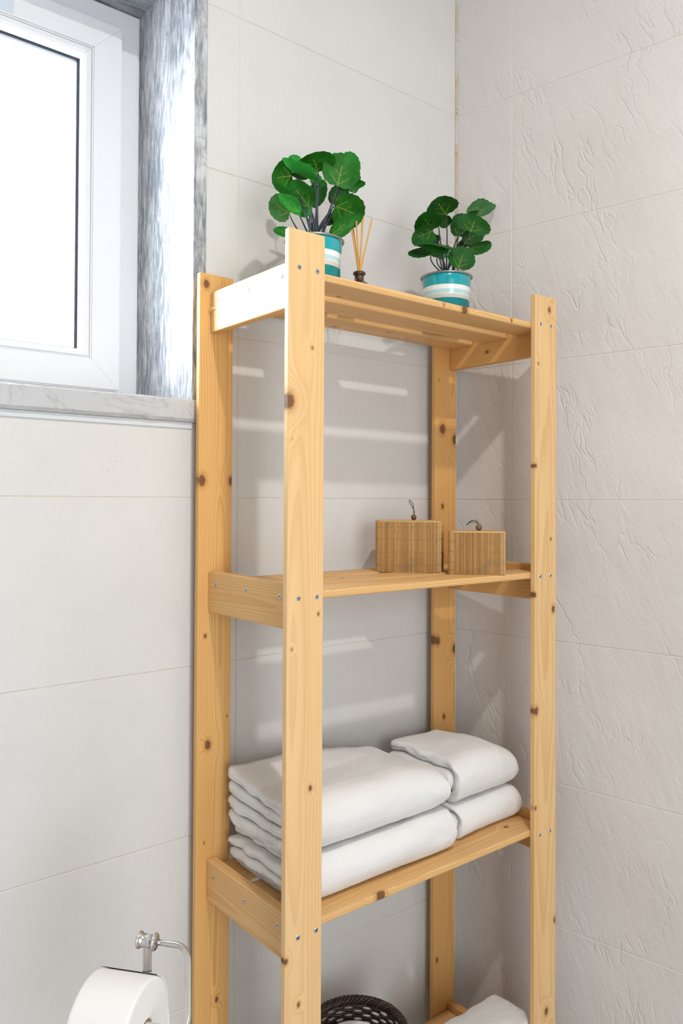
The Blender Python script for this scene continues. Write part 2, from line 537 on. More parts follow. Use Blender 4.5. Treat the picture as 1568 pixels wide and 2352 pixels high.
# ------------------------------------------------------------------ window
win = tag(empty('window_1', ((WX0 + JX) / 2, 0.22, 0.18 + ZC)), kind='structure')
WO = Vector(win.location)
def ring_members(name, x0, x1, z0, z1, wd, y0, y1, mat, bw=0.003, gap=0.0004):
    """four mitred bars round a rectangle; coordinates relative to the camera height"""
    o = (x0, x1, z0, z1)
    i_ = (x0 + wd, x1 - wd, z0 + wd, z1 - wd)
    quads = [((o[0], o[2]), (o[1], o[2]), (i_[1], i_[2]), (i_[0], i_[2])),
             ((o[1], o[2]), (o[1], o[3]), (i_[1], i_[3]), (i_[1], i_[2])),
             ((o[1], o[3]), (o[0], o[3]), (i_[0], i_[3]), (i_[1], i_[3])),
             ((o[0], o[3]), (o[0], o[2]), (i_[0], i_[2]), (i_[0], i_[3]))]
    for q in quads:
        cx = sum(p[0] for p in q) / 4
        cz = sum(p[1] for p in q) / 4
        bm = bmesh.new()
        prism(bm, q, y0, y1)
        es = [e for e in bm.edges if all(abs(v.co.y - y0) < 1e-6 for v in e.verts)]
        es = [e for e in es if abs(e.verts[0].co.x - e.verts[1].co.x) < 1e-6 or abs(e.verts[0].co.z - e.verts[1].co.z) < 1e-6]
        if bw: bmesh.ops.bevel(bm, geom=es, offset=bw, segments=2, affect='EDGES')
        for v in bm.verts:                     # hairline mitre
            pass
        L = max(o[1] - o[0], o[3] - o[2])
        for v in bm.verts:
            v.co.x = cx + (v.co.x - cx) * (1 - gap / 0.5)
            v.co.z = cz + (v.co.z - cz) * (1 - gap / 0.5)
            v.co -= Vector((WO.x, WO.y, WO.z - ZC))
        mesh_obj(name, bm, mat, win)
OX0 = WX0 + 0.02
ring_members('frame_member', OX0, JX - .0005, 0.180, 0.9705, 0.058, 0.222, 0.29, M_pvc, 0.005, 0.0)
ring_members('sash_member', OX0 + .043, -0.7385, 0.209, 0.921, 0.0595, 0.200, 0.27, M_pvc, 0.003, 0.0003)
ring_members('glazing_bead', OX0 + .103, -0.7985, 0.269, 0.861, 0.0145, 0.2015, 0.232, M_pvc, 0.003, 0.0003)
ring_members('gasket', OX0 + .1165, -0.812, 0.2825, 0.8475, 0.0065, 0.2285, 0.236, M_gasket, 0.0, 0.0)
t = NT('window_glass')
tr = t.n('ShaderNodeBsdfTransparent', i_0=(0.97, 0.98, 0.985, 1))
gl = t.n('ShaderNodeBsdfGlossy', i_0=(1, 1, 1, 1), i_1=0.05)
mx = t.n('ShaderNodeMixShader', i_0=0.05, i_1=tr, i_2=gl)
t.put(t.out.inputs[0], mx.outputs[0])
bm = bmesh.new()
add_box(bm, (OX0 + .11 - WO.x, 0.238 - WO.y, 0.275 - WO.z + ZC), (-0.806 - WO.x, 0.244 - WO.y, 0.855 - WO.z + ZC))
mesh_obj('pane', bm, t.m, win)
bm = bmesh.new()
add_box(bm, (-1.03, 0.1975, 0.868), (-0.944, 0.2005, 0.889))  # thin pale blue plate on the upper sash bar
bevel(bm, 0.001, 2)
for v in bm.verts: v.co -= Vector((WO.x, WO.y, WO.z - ZC))
mesh_obj('sash_plate', bm, plain('pale_blue_plate', (0.60, 0.68, 0.75), 0.35), win)

# ------------------------------------------------------------------ shelving unit
PK = Vector((-0.6960, -0.3052, 0.0))
AL = -0.0054
shelf = empty('shelving_unit', (PK.x, PK.y, 0), AL)
tag(shelf, 'tall open pine shelving unit with slatted shelves in the tiled corner', 'shelf')
ca, sa = math.cos(AL), math.sin(AL)
def loc2w(x, y, z):
    """shelf coordinates (z from camera height) to world"""
    return Vector((PK.x + x * ca - y * sa, PK.y + x * sa + y * ca, z + ZC))
W, D, PW, PT = 0.6546, 0.2705, 0.0677, 0.0115
RE, RI, RT = 0.0206, 0.0226, 0.0180

# screw, shared
def screw_bm():
    bm = bmesh.new()
    lathe(bm, [(0.0, 0.0003), (0.0016, 0.0003), (0.0017, 0.0009), (0.0034, 0.0009), (0.0040, 0.0002), (0.0040, -0.002)], 14)
    add_box(bm, (-0.0019, -0.0004, 0.0001), (0.0019, 0.0004, 0.0008))
    add_box(bm, (-0.0004, -0.0019, 0.0001), (0.0004, 0.0019, 0.0008))
    bmesh.ops.recalc_face_normals(bm, faces=list(bm.faces))
    for f in bm.faces:
        if len(f.verts) == 4 and max(v.co.z for v in f.verts) <= 0.00085 and min(v.co.z for v in f.verts) >= 0.00005 and all(abs(v.co.x) < .002 and abs(v.co.y) < .002 for v in f.verts): f.material_index = 1
    return bm
SCREW = None
def screw(parent, loc, rot):
    global SCREW
    if SCREW is None:
        SCREW = mesh_obj('screw', screw_bm(), M_zinc, parent, loc, rot)
        SCREW.data.materials.append(M_dark)
        return SCREW
    return copy_obj(SCREW, parent, loc, rot)

def post(x0, y0, top, knots, seed, pith, screws=(), contrast=0.5, **kw):
    h = top + ZC
    zc = (top - ZC) / 2
    m = wood_mat('pine_post_%d' % seed, 2, 0, 1, pith, seed, [(kz - zc, kx - PW / 2, kr) for kx, kz, kr in knots], contrast=contrast, **kw)
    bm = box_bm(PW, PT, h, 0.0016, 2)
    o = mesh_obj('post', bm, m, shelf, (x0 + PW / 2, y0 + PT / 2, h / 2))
    for (sx, sz) in screws:
        screw(o, (sx - x0 - PW / 2, -PT / 2, sz - zc), (PI / 2, R.uniform(0, 3), 0))
    return o
SZ = (0.3491, -0.1466, -0.6500, -1.1395)
post(0, 0, 0.4062, [(0.0025, 0.147, .0085), (0.0439, 0.2311, .0022), (0.0069, 0.0916, .0016), (0.0582, -0.1728, .0024), (0.0092, -0.2213, .0020), (0.0444, -0.4339, .0032), (0.0248, -0.7492, .003), (0.002, -0.678, .0035)],
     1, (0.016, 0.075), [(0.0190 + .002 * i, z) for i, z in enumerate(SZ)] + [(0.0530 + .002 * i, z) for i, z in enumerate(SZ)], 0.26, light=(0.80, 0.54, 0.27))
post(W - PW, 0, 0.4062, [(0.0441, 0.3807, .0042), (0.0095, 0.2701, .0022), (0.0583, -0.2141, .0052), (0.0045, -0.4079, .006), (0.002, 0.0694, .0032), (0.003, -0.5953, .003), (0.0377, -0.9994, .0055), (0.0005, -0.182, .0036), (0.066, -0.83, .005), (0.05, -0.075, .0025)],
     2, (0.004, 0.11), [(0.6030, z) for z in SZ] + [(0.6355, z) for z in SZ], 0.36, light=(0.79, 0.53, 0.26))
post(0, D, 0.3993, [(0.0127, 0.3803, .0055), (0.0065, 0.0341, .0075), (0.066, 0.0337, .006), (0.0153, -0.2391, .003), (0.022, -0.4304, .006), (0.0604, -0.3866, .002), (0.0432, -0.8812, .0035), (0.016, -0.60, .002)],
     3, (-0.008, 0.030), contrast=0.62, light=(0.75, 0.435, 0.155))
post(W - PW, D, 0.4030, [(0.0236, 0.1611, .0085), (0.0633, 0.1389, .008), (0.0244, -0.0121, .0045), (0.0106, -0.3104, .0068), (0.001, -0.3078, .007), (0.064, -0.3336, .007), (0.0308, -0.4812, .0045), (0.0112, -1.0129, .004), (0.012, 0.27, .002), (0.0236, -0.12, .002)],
     4, (-0.022, 0.045), contrast=0.6, light=(0.71, 0.39, 0.13))  # deeper orange base colour: warm bounce light between the boards painted in

RZ = ((0.2949, 0.3660), (-0.1975, -0.1265), (-0.6994, -0.6284), (-1.1900, -1.1190))
TOPZ = (0.3531, -0.1394, -0.6417, -1.1330)
RL = D - PT - 0.0006
seed = 10
for lv in range(4):
    z0, z1 = RZ[lv]
    zc = (z0 + z1) / 2
    for side, xo in ((0, RE), (1, W - RI)):
        seed += 1
        kn = [] if side == 0 else ([(0.02, -0.01, .004)] if lv == 0 else [(-0.128, -0.02, .004)])
        m = wood_mat('pine_rail_%d' % seed, 1, 2, 0, (R.uniform(-.02, .03), R.uniform(.018, .05)), seed, kn, freq=250, light=(0.74, 0.46, 0.20) if side == 0 else (0.68, 0.365, 0.12))  # right rails more orange, bounced warm light put into their colour
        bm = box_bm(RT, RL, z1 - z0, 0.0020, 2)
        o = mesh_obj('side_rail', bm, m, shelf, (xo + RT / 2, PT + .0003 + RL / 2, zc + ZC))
        if side == 0:
            for sy in (0.0490, 0.1453, 0.2430):
                screw(o, (-RT / 2, sy - (PT + RL / 2), SZ[lv] - .002 - zc + R.uniform(-.001, .001)), (PI / 2, R.uniform(0, 3), -PI / 2))
        if lv == 0 and side == 0:              # splintered end of the top rail
            bm = bmesh.new()
            a = [Vector((-0.0092, 0.105, 0.004)), Vector((-0.0100, RL / 2 + 0.0, 0.012)), Vector((-0.0135, RL / 2 + 0.0005, 0.001)), Vector((-0.0090, RL / 2, -0.001))]
            vs = [bm.verts.new(p) for p in a]
            for f in ((0, 1, 2), (0, 2, 3), (0, 3, 1), (1, 3, 2)): bm.faces.new([vs[i] for i in f])
            bmesh.ops.recalc_face_normals(bm, faces=list(bm.faces))
            mesh_obj('splinter', bm, m, o)
SX0, SX1 = RE + RT + 0.0004, W - RI - 0.0004
SY = ((PT + .0003, 0.0808), (0.1060, 0.1747), (0.2006, D - .0003))
for lv in range(4):
    zt = TOPZ[lv]
    for si, (y0, y1) in enumerate(SY):
        seed += 1
        xc = (SX0 + SX1) / 2
        kn = {(0, 0): [(0.397 - xc, -0.036, .0052), (0.3425 - xc, -0.0365, .0022), (0.5286 - xc, -0.036, .0020), (0.151 - xc, 0.024, .003)],
              (0, 2): [(0.285 - xc, 0.016, .0035), (0.40 - xc, -0.016, .0025), (0.475 - xc, 0.008, .003)],
              (1, 0): [(0.335 - xc, 0.018, .003), (0.06 - xc, -0.036, .006)], (1, 1): [(0.22 - xc, 0.0, .004)],
              (2, 0): [(0.1987 - xc, -0.036, .0065), (0.565 - xc, 0.006, .004)]}.get((lv, si), [])
        m = wood_mat('pine_slat_%d' % seed, 0, 1, 2, (R.uniform(-.03, .03), R.uniform(.02, .06)), seed, kn, freq=240, light=(0.76, 0.475, 0.205))
        bm = box_bm(SX1 - SX0, y1 - y0, 0.0124, 0.0028, 2)
        mesh_obj('slat', bm, m, shelf, (xc, (y0 + y1) / 2, zt - 0.0062 + ZC))

# ------------------------------------------------------------------ plants
def pot_mat():
    t = NT('striped_enamel_pot')
    z = t.n('ShaderNodeSeparateXYZ', i_0=t.obj()).outputs[2]
    teal, pale, white = (0.0, 0.34, 0.40), (0.45, 0.70, 0.75), (0.84, 0.86, 0.85)
    c = t.ramp(t.math('DIVIDE', z, 0.1020), [(0.0, teal), (0.511, white), (0.599, pale), (0.676, white), (0.768, teal)])
    for nd in t.t.nodes:
        if nd.type == 'VALTORGB': nd.color_ramp.interpolation = 'CONSTANT'
    t.put(t.b.inputs['Base Color'], c)
    t.b.inputs['Roughness'].default_value = 0.16
    t.b.inputs['Coat Weight'].default_value = 0.5
    return t.m
M_pot = pot_mat()
M_rim = plain('steel_rim', (0.42, 0.42, 0.42), 0.35, 0.9)
M_soil = plain('dark_soil', (0.05, 0.035, 0.025), 0.95)
M_stem = plain('dark_stem', (0.022, 0.030, 0.045), 0.42)

def leaf_mat(name, col, back):
    t = NT(name)
    uv = t.n('ShaderNodeTexCoord').outputs['UV']
    s = t.n('ShaderNodeSeparateXYZ', i_0=uv).outputs
    x = t.math('ABSOLUTE', t.math('SUBTRACT', s[0], 0.5))
    y = s[1]
    mid = t.math('MULTIPLY', t.smooth(x, 0.006, 0.014, 1, 0), t.smooth(y, 0.60, 0.72, 1, 0))
    v1 = t.math('ABSOLUTE', t.math('SUBTRACT', x, t.math('MULTIPLY', t.math('SUBTRACT', y, 0.06), 0.95)))
    v1 = t.math('MULTIPLY', t.smooth(v1, 0.006, 0.014, 1, 0), t.smooth(y, 0.30, 0.36, 1, 0))
    v2 = t.math('ABSOLUTE', t.math('SUBTRACT', x, t.math('MULTIPLY', t.math('SUBTRACT', y, 0.34), 0.9)))
    v2 = t.math('MULTIPLY', t.smooth(v2, 0.005, 0.011, 1, 0), t.smooth(y, 0.48, 0.54, 1, 0))
    vein = t.math('MULTIPLY', t.math('MAXIMUM', mid, t.math('MAXIMUM', v1, v2)), 0.62)
    mott = t.noise(uv, 4.0, 4, 0.6)
    c = t.mix(t.smooth(mott, 0.3, 0.75), col, tuple(v * 0.6 for v in col))
    g = t.n('ShaderNodeNewGeometry').outputs['Backfacing']
    c = t.mix(g, c, back)
    c = t.mix(vein, c, (0.34, 0.40, 0.05))
    t.put(t.b.inputs['Base Color'], c)
    t.b.inputs['Roughness'].default_value = 0.52
    t.b.inputs['Specular IOR Level'].default_value = 0.22
    fine = t.noise(uv, 22.0, 3, 0.6)
    t.put(t.b.inputs['Normal'], t.bump(t.math('ADD', fine, t.math('MULTIPLY', vein, 0.8)), 0.25, 0.001))
    return t.m
M_leaf = [leaf_mat('leaf_green', (0.012, 0.150, 0.008), (0.012, 0.110, 0.010)),
          leaf_mat('leaf_bright', (0.022, 0.270, 0.030), (0.018, 0.200, 0.022)),
          leaf_mat('leaf_dark', (0.008, 0.080, 0.008), (0.008, 0.070, 0.008)),
          leaf_mat('leaf_grey', (0.050, 0.180, 0.045), (0.045, 0.160, 0.040)),
          leaf_mat('leaf_deep', (0.009, 0.100, 0.006), (0.008, 0.085, 0.007))]

fpx = 1805.45
def pix_on_plane(px, py, ly):
    """world point where the sight line of a photo pixel meets the plane at shelf depth ly"""
    d = _f + _r * ((px - 784) / fpx) - _u * ((py - (1176 - 50.9)) / fpx)
    nB = Vector((-sa, ca, 0))
    p0 = loc2w(0, ly, 0)
    return CAM + d * (nB.dot(p0 - CAM) / nB.dot(d))

def make_leaf(parent, org, base, tip, width, mat, cup, tilt, rng):
    """round serrated blade; base/tip world points, org = world position of the parent"""
    v = tip - base
    L = v.length
    ey = v.normalized()
    mid = (base + tip) / 2
    view = (CAM - mid).normalized()
    nz = (view + Vector((0, 0, tilt)))
    nz = (nz - ey * nz.dot(ey)).normalized()
    ex = ey.cross(nz)
    bm = bmesh.new()
    uvl = bm.loops.layers.uv.new('UVMap')
    seg = 30
    def shape(a, r):
        # a: angle, 0 at tip; notch at the base
        rr = r * (1.0 - 0.16 * math.exp(-((a - PI) / 0.30) ** 2) + 0.02 * math.cos(3 * a))
        if r > 0.99: rr *= 1.0 + 0.022 * (1 if int(round(a / (2 * PI) * seg)) % 2 else -1)
        return math.sin(a) * rr, math.cos(a) * rr
    prev = None
    ctr = bm.verts.new((0, 0, 0))
    data = {ctr: (0.0, 0.0)}
    rows = []
    for r in (0.33, 0.68, 1.0):
        ring = []
        for i in range(seg):
            x, y = shape(2 * PI * i / seg, r)
            vtx = bm.verts.new((0, 0, 0))
            data[vtx] = (x, y)
            ring.append(vtx)
        rows.append(ring)
    ph = rng.uniform(0, 6)
    for vtx, (x, y) in data.items():
        rr = math.hypot(x, y)
        h = cup * L * (x * x * 0.5 + 0.25 * y * y) + 0.03 * L * rr * math.sin(3 * math.atan2(x, y) + ph)
        vtx.co = base + ey * ((y + 0.84) / 1.84 * L) + ex * (x * width / 2) + nz * h - org
    for i in range(seg): bm.faces.new((ctr, rows[0][(i + 1) % seg], rows[0][i]))
    for a, b in zip(rows, rows[1:]):
        for i in range(seg): bm.faces.new((a[i], a[(i + 1) % seg], b[(i + 1) % seg], b[i]))
    for f in bm.faces:
        for lp in f.loops:
            x, y = data[lp.vert]
            lp[uvl].uv = (x * 0.5 + 0.5, (y + 0.84) / 1.84)
    bmesh.ops.recalc_face_normals(bm, faces=list(bm.faces))
    if sum((f.normal for f in bm.faces), Vector()).dot(nz) < 0: bmesh.ops.reverse_faces(bm, faces=list(bm.faces))
    return mesh_obj('leaf', bm, mat, parent, smooth=True)

def plant(lx, ly, label, leaves, px_of, seed):
    org = loc2w(lx, ly, TOPZ[0])
    root = empty('potted_plant', org, 0)
    tag(root, label, 'plant', 'potted plants on the top shelf')
    bm = bmesh.new()
    h, rt, rb = 0.1020, 0.0500, 0.0420
    lathe(bm, [(0, 0.0015), (rb - .003, 0.0), (rb, 0.002)] + [(rb + (rt - rb) * i / 8, 0.002 + (h - .004) * i / 8) for i in range(1, 9)] + [(rt - .001, h), (rt - .0025, h - .001), (rb + 0.004, 0.02), (0, 0.02)], 56)
    bmesh.ops.recalc_face_normals(bm, faces=list(bm.faces))
    pot = mesh_obj('pot', bm, M_pot, root, smooth=True)
    bm = bmesh.new()
    ring = [(rt + .0016 + .0018 * math.cos(a), h + .0006 + .0020 * math.sin(a)) for a in [2 * PI * i / 10 for i in range(11)]]
    lathe(bm, ring, 56)
    bmesh.ops.recalc_face_normals(bm, faces=list(bm.faces))
    mesh_obj('rim', bm, M_rim, pot, smooth=True)
    bm = bmesh.new()
    lathe(bm, [(0, 0.088), (rt - 0.006, 0.086), (rt - 0.006, 0.066), (0, 0.066)], 28)
    bmesh.ops.recalc_face_normals(bm, faces=list(bm.faces))
    mesh_obj('soil', bm, M_soil, root)
    rng = random.Random(seed)
    for (bx, by, tx, ty, wpx, dyb, dyt, mi, cup, tilt) in leaves:
        B = pix_on_plane(*px_of(bx, by), ly + dyb)
        T = pix_on_plane(*px_of(tx, ty), ly + dyt)
        scale = (B - CAM).dot(_f) / fpx * 0.408
        make_leaf(root, org, B, T, wpx * scale, M_leaf[mi], cup, tilt, rng)
        s0 = Vector((rng.uniform(-.012, .012), rng.uniform(-.010, .010), 0.087))
        e = B - org + (T - B) * 0.02
        k1 = s0 + Vector((0, 0, (e.z - s0.z) * 0.45)) + Vector((e.x * .10, e.y * .10, 0))
        k2 = e - (T - B) * 0.25 - Vector((0, 0, 0.018))
        bm = bmesh.new()
        pts = bez(s0, k1, k2, e, 9)
        tube(bm, pts, [0.0017 - 0.0006 * i / 9 for i in range(10)], 6)
        mesh_obj('stem', bm, M_stem, root, smooth=True)
    return root

crop = lambda x, y: (560 + x * 0.408, 320 + y * 0.408)
# base x, y, tip x, y, width, depth of base, depth of tip, material, cup, tilt  (read off the photograph)
LA = [(418, 180, 375, 70, 235, 0.00, -0.020, 0, .35, -.3), (524, 268, 568, 88, 215, -0.03, -0.035, 0, .25, -.1),
      (600, 215, 585, 72, 125, 0.02, 0.015, 1, .3, .2), (300, 172, 268, 95, 95, 0.03, 0.04, 1, .3, .2),
      (262, 205, 150, 222, 190, 0.00, -0.01, 0, .3, -.1), (390, 240, 192, 140, 70, -0.03, -0.035, 1, .5, .8),
      (372, 384, 255, 238, 150, 0.00, 0.00, 0, .25, -.1), (380, 388, 440, 238, 105, 0.025, 0.03, 0, .3, .1),
      (256, 418, 140, 340, 150, 0.00, 0.00, 3, .3, .2), (310, 414, 180, 322, 90, -0.03, -0.035, 1, .35, .5),
      (332, 378, 350, 442, 86, 0.02, 0.01, 1, .3, .3), (510, 372, 668, 438, 195, -0.015, -0.02, 0, .25, -.1),
      (500, 378, 560, 280, 120, 0.03, 0.04, 2, .3, 0), (540, 266, 682, 244, 56, 0.00, -0.03, 0, .3, -.3),
      (612, 306, 634, 186, 66, 0.045, 0.05, 3, .3, .2), (485, 542, 614, 442, 98, -0.035, -0.045, 0, .3, -.1),
      (262, 530, 164, 512, 56, 0.00, 0.01, 1, .3, .2), (452, 484, 520, 424, 56, 0.02, 0.03, 2, .3, 0),
      (392, 528, 394, 466, 40, 0.02, 0.03, 2, .3, 0), (386, 188, 262, 184, 60, 0.01, -0.01, 2, .2, -.6), (385, 262, 420, 205, 60, 0.03, 0.04, 1, .3, .2)]
LB = [(1136, 418, 1070, 330, 195, -0.01, -0.03, 0, .3, -.3), (1262, 436, 1395, 372, 105, 0.035, 0.05, 3, .25, .3),
      (1275, 522, 1310, 430, 205, -0.02, -0.035, 0, .3, -.3), (1235, 434, 1318, 404, 40, 0.00, 0.00, 2, .2, -.4),
      (1058, 508, 995, 416, 158, -0.01, -0.02, 0, .3, -.2), (1098, 450, 1160, 470, 75, 0.03, 0.03, 2, .3, -.2),
      (1060, 515, 925, 572, 108, -0.01, -0.02, 0, .25, -.2), (1152, 596, 952, 572, 40, -0.03, -0.045, 0, .3, -.7),
      (1075, 600, 910, 640, 66, 0.00, -0.01, 2, .3, -.3), (1205, 555, 1235, 425, 120, 0.02, 0.03, 2, .3, 0),
      (1228, 590, 1330, 515, 105, 0.015, 0.02, 2, .3, -.1), (1262, 622, 1385, 588, 74, -0.01, -0.02, 0, .3, -.3),
      (1204, 728, 1245, 612, 160, -0.03, -0.035, 0, .25, -.1), (1085, 668, 1135, 622, 66, 0.03, 0.03, 1, .3, 0),
      (1095, 575, 1060, 548, 56, 0.03, 0.03, 2, .3, 0), (1205, 612, 1250, 578, 50, 0.03, 0.03, 2, .3, 0), (1050, 655, 1100, 600, 80, 0.02, 0.02, 2, .3, 0)]
LB = [(*q[:7], 4 if q[7] == 0 else q[7], *q[8:]) for q in LB]
plant(0.1625, 0.155, 'larger bright green artificial plant in a striped teal pot behind the front left post', LA, crop, 3)
plant(0.505, 0.160, 'darker artificial plant in a striped teal pot near the right end of the top shelf', LB, crop, 5)

# ------------------------------------------------------------------ reed diffuser
t = NT('amber_glass')
t.put(t.b.inputs['Base Color'], (0.055, 0.016, 0.006, 1))
t.b.inputs['Roughness'].default_value = 0.05
t.b.inputs['Coat Weight'].default_value = 1.0
M_amber = t.m
M_reed = plain('rattan_reed', (0.70, 0.36, 0.075), 0.6)
dorg = loc2w(0.2545, 0.140, TOPZ[0])
dif = tag(empty('reed_diffuser', dorg), 'small brown glass bottle with a fan of rattan reeds between the two plants', 'diffuser')
bm = bmesh.new()
lathe(bm, [(0, 0), (.024, 0), (.026, .003), (.026, .026), (.024, .034), (.016, .043), (.0095, .047), (.0085, .052), (.0085, .0575), (.0115, .0585), (.0118, .0625), (.0105, .0640), (.0075, .0640), (.0070, .060), (.0070, .048), (.020, .035), (.022, .006), (0, .004)], 36)
bmesh.ops.recalc_face_normals(bm, faces=list(bm.faces))
mesh_obj('bottle', bm, M_amber, dif, smooth=True)
for (tx, ty, dy, bx, by) in ((804, 507, -.018, .004, .003), (809, 512, .012, .002, -.003), (818, 508, -.006, .000, .004), (834, 498, .010, -.002, .002), (854, 503, -.004, -.005, -.002), (832, 505, -.020, -.001, -.004), (806, 515, .020, .004, -.001)):
    T = pix_on_plane(tx, ty, 0.140 + dy) - dorg
    N_ = Vector((T.x * 0.035, T.y * 0.05, 0.061))
    b0 = N_ + (N_ - T) * 0.32
    b0.x *= .9
    bm = bmesh.new()
    tube(bm, [b0, N_, T], 0.0015, 7)
    mesh_obj('reed', bm, M_reed, dif, smooth=False)

# ------------------------------------------------------------------ bamboo boxes
def bamboo_mat():
    t = NT('bamboo_sticks')
    g = t.n('ShaderNodeNewGeometry').outputs['Random Per Island']
    P = t.obj()
    nz = t.noise(t.scaled(P, (1, 1, .12)), 160, 3)
    c = t.ramp(g, [(0, (0.42, 0.19, 0.05)), (.25, (0.70, 0.41, 0.14)), (.5, (0.52, 0.27, 0.085)), (.75, (0.76, 0.46, 0.17)), (.9, (0.27, 0.19, 0.09)), (1, (0.80, 0.53, 0.23))])
    c = t.mix(t.math('MULTIPLY', nz, .35), c, (0.36, 0.185, 0.06))
    c = t.mix(t.math('MULTIPLY', t.smooth(t.noise(P, 24, 2), .55, .7), .35), c, (0.26, 0.21, 0.14))
    t.put(t.b.inputs['Base Color'], c)
    t.b.inputs['Roughness'].default_value = 0.5
    return t.m
M_bamboo = bamboo_mat()
M_core = plain('dark_box_core', (0.10, 0.06, 0.03), 0.8)
M_lid = wood_mat('box_lid_bamboo', 0, 1, 2, (0.01, 0.05), 77, (), (0.60, 0.38, 0.17), (0.48, 0.28, 0.11), 500)
M_thread = plain('tan_thread', (0.42, 0.24, 0.10), 0.8)
M_bead = plain('brown_wooden_bead', (0.13, 0.055, 0.022), 0.4)
M_bead2 = plain('dull_brown_bead', (0.17, 0.11, 0.06), 0.5)
M_cord = plain('black_cord', (0.012, 0.010, 0.010), 0.7)

def rrect(w, d, r, step):
    """points and normals round a rounded rectangle of w x d, corner at origin spanning x 0..w, y 0..d"""
    segs = []
    for (cx, cy, a0) in ((w - r, r, -PI / 2), (w - r, d - r, 0), (r, d - r, PI / 2), (r, r, PI)):
        segs.append((cx, cy, a0))
    out = []
    per = []
    for i, (cx, cy, a0) in enumerate(segs):
        for k in range(9):
            a = a0 + PI / 2 * k / 8
            per.append((Vector((cx + r * math.cos(a), cy + r * math.sin(a), 0)), Vector((math.cos(a), math.sin(a), 0))))
    per.append(per[0])
    tot = sum((per[i + 1][0] - per[i][0]).length for i in range(len(per) - 1))
    n = int(round(tot / step))
    st = tot / n
    acc = 0.0
    nxt = st / 2
    for i in range(len(per) - 1):
        l = (per[i + 1][0] - per[i][0]).length
        while nxt <= acc + l + 1e-9 and len(out) < n:
            u = (nxt - acc) / l if l > 0 else 0
            out.append((per[i][0].lerp(per[i + 1][0], u), per[i][1].lerp(per[i + 1][1], u).normalized()))
            nxt += st
        acc += l
    return out, st

def bamboo_box(lx, ly, ang, w, d, h, r, label, bead_xy, cord_pts, threads, lidov):
    org = loc2w(lx, ly, TOPZ[1])
    root = tag(empty('bamboo_box', org, ang + AL), label, 'box', 'bamboo boxes on the middle shelf')
    bm = bmesh.new()
    pts, st = rrect(w, d, r, 0.004)
    lo = [bm.verts.new((p.x - nn.x * .0012, p.y - nn.y * .0012, 0.001)) for p, nn in pts]
    hi = [bm.verts.new((v.co.x, v.co.y, h - 0.0015)) for v in lo]
    bm.faces.new(list(reversed(lo))); bm.faces.new(hi)
    for i in range(len(lo)): bm.faces.new((lo[i], lo[(i + 1) % len(lo)], hi[(i + 1) % len(lo)], hi[i]))
    mesh_obj('box_body', bm, M_core, root)
    bm = bmesh.new()
    sticks, st = rrect(w, d, r, 0.0026)
    for p, nn in sticks:
        tv = Vector((-nn.y, nn.x, 0))
        hw = st * 0.41
        z0, z1 = R.uniform(0, .0008), h + R.uniform(-.0006, .0004)
        prof = [tv * -hw - nn * .0008, tv * -hw * .75 + nn * .0004, nn * .0009, tv * hw * .75 + nn * .0004, tv * hw - nn * .0010]
        a = [bm.verts.new(p + q + Vector((0, 0, z0))) for q in prof]
        b = [bm.verts.new(p + q + Vector((0, 0, z1))) for q in prof]
        for i in range(4): bm.faces.new((a[i], a[i + 1], b[i + 1], b[i]))
        bm.faces.new(list(b))
    bmesh.ops.recalc_face_normals(bm, faces=list(bm.faces))
    tag(mesh_obj('bamboo_sticks', bm, M_bamboo, root), kind='stuff')
    th, _ = rrect(w, d, r, 0.0026)
    for zf in threads:
        bm = bmesh.new()
        loop = [p + nn * (.0009 + .0003 * math.sin(i * PI)) + Vector((0, 0, h * zf + .0006 * math.sin(i * .13 + zf * 9))) for i, (p, nn) in enumerate(th)]
        loop.append(loop[0])
        tube(bm, loop, 0.00035, 5, cap=False)
        mesh_obj('stitching', bm, M_thread, root, smooth=True)
    bm = bmesh.new()
    pts, st = rrect(w, d, r, 0.006)
    lo = [bm.verts.new((p.x + nn.x * lidov, p.y + nn.y * lidov, h - 0.0008)) for p, nn in pts]
    hi = [bm.verts.new((p.x + nn.x * lidov, p.y + nn.y * lidov, h + 0.0022)) for p, nn in pts]
    bm.faces.new(list(reversed(lo))); bm.faces.new(hi)
    for i in range(len(lo)): bm.faces.new((lo[i], lo[(i + 1) % len(lo)], hi[(i + 1) % len(lo)], hi[i]))
    lid = mesh_obj('lid', bm, M_lid, root)
    bx, by, br, bmat = bead_xy
    bm = bmesh.new()
    lathe(bm, [(0.0008, -br)] + [(br * math.sin(PI * i / 10) ** .7, -br * math.cos(PI * i / 10)) for i in range(1, 10)] + [(0.0008, br)], 18, (bx, by, h + .0022 + br))
    bmesh.ops.recalc_face_normals(bm, faces=list(bm.faces))
    mesh_obj('bead', bm, bmat, lid, smooth=True)
    for cp in cord_pts:
        bm = bmesh.new()
        tube(bm, [Vector((bx, by, h + .0022)) + Vector(c) for c in cp], 0.0007, 6)
        mesh_obj('cord', bm, M_cord, lid, smooth=True)
    return root

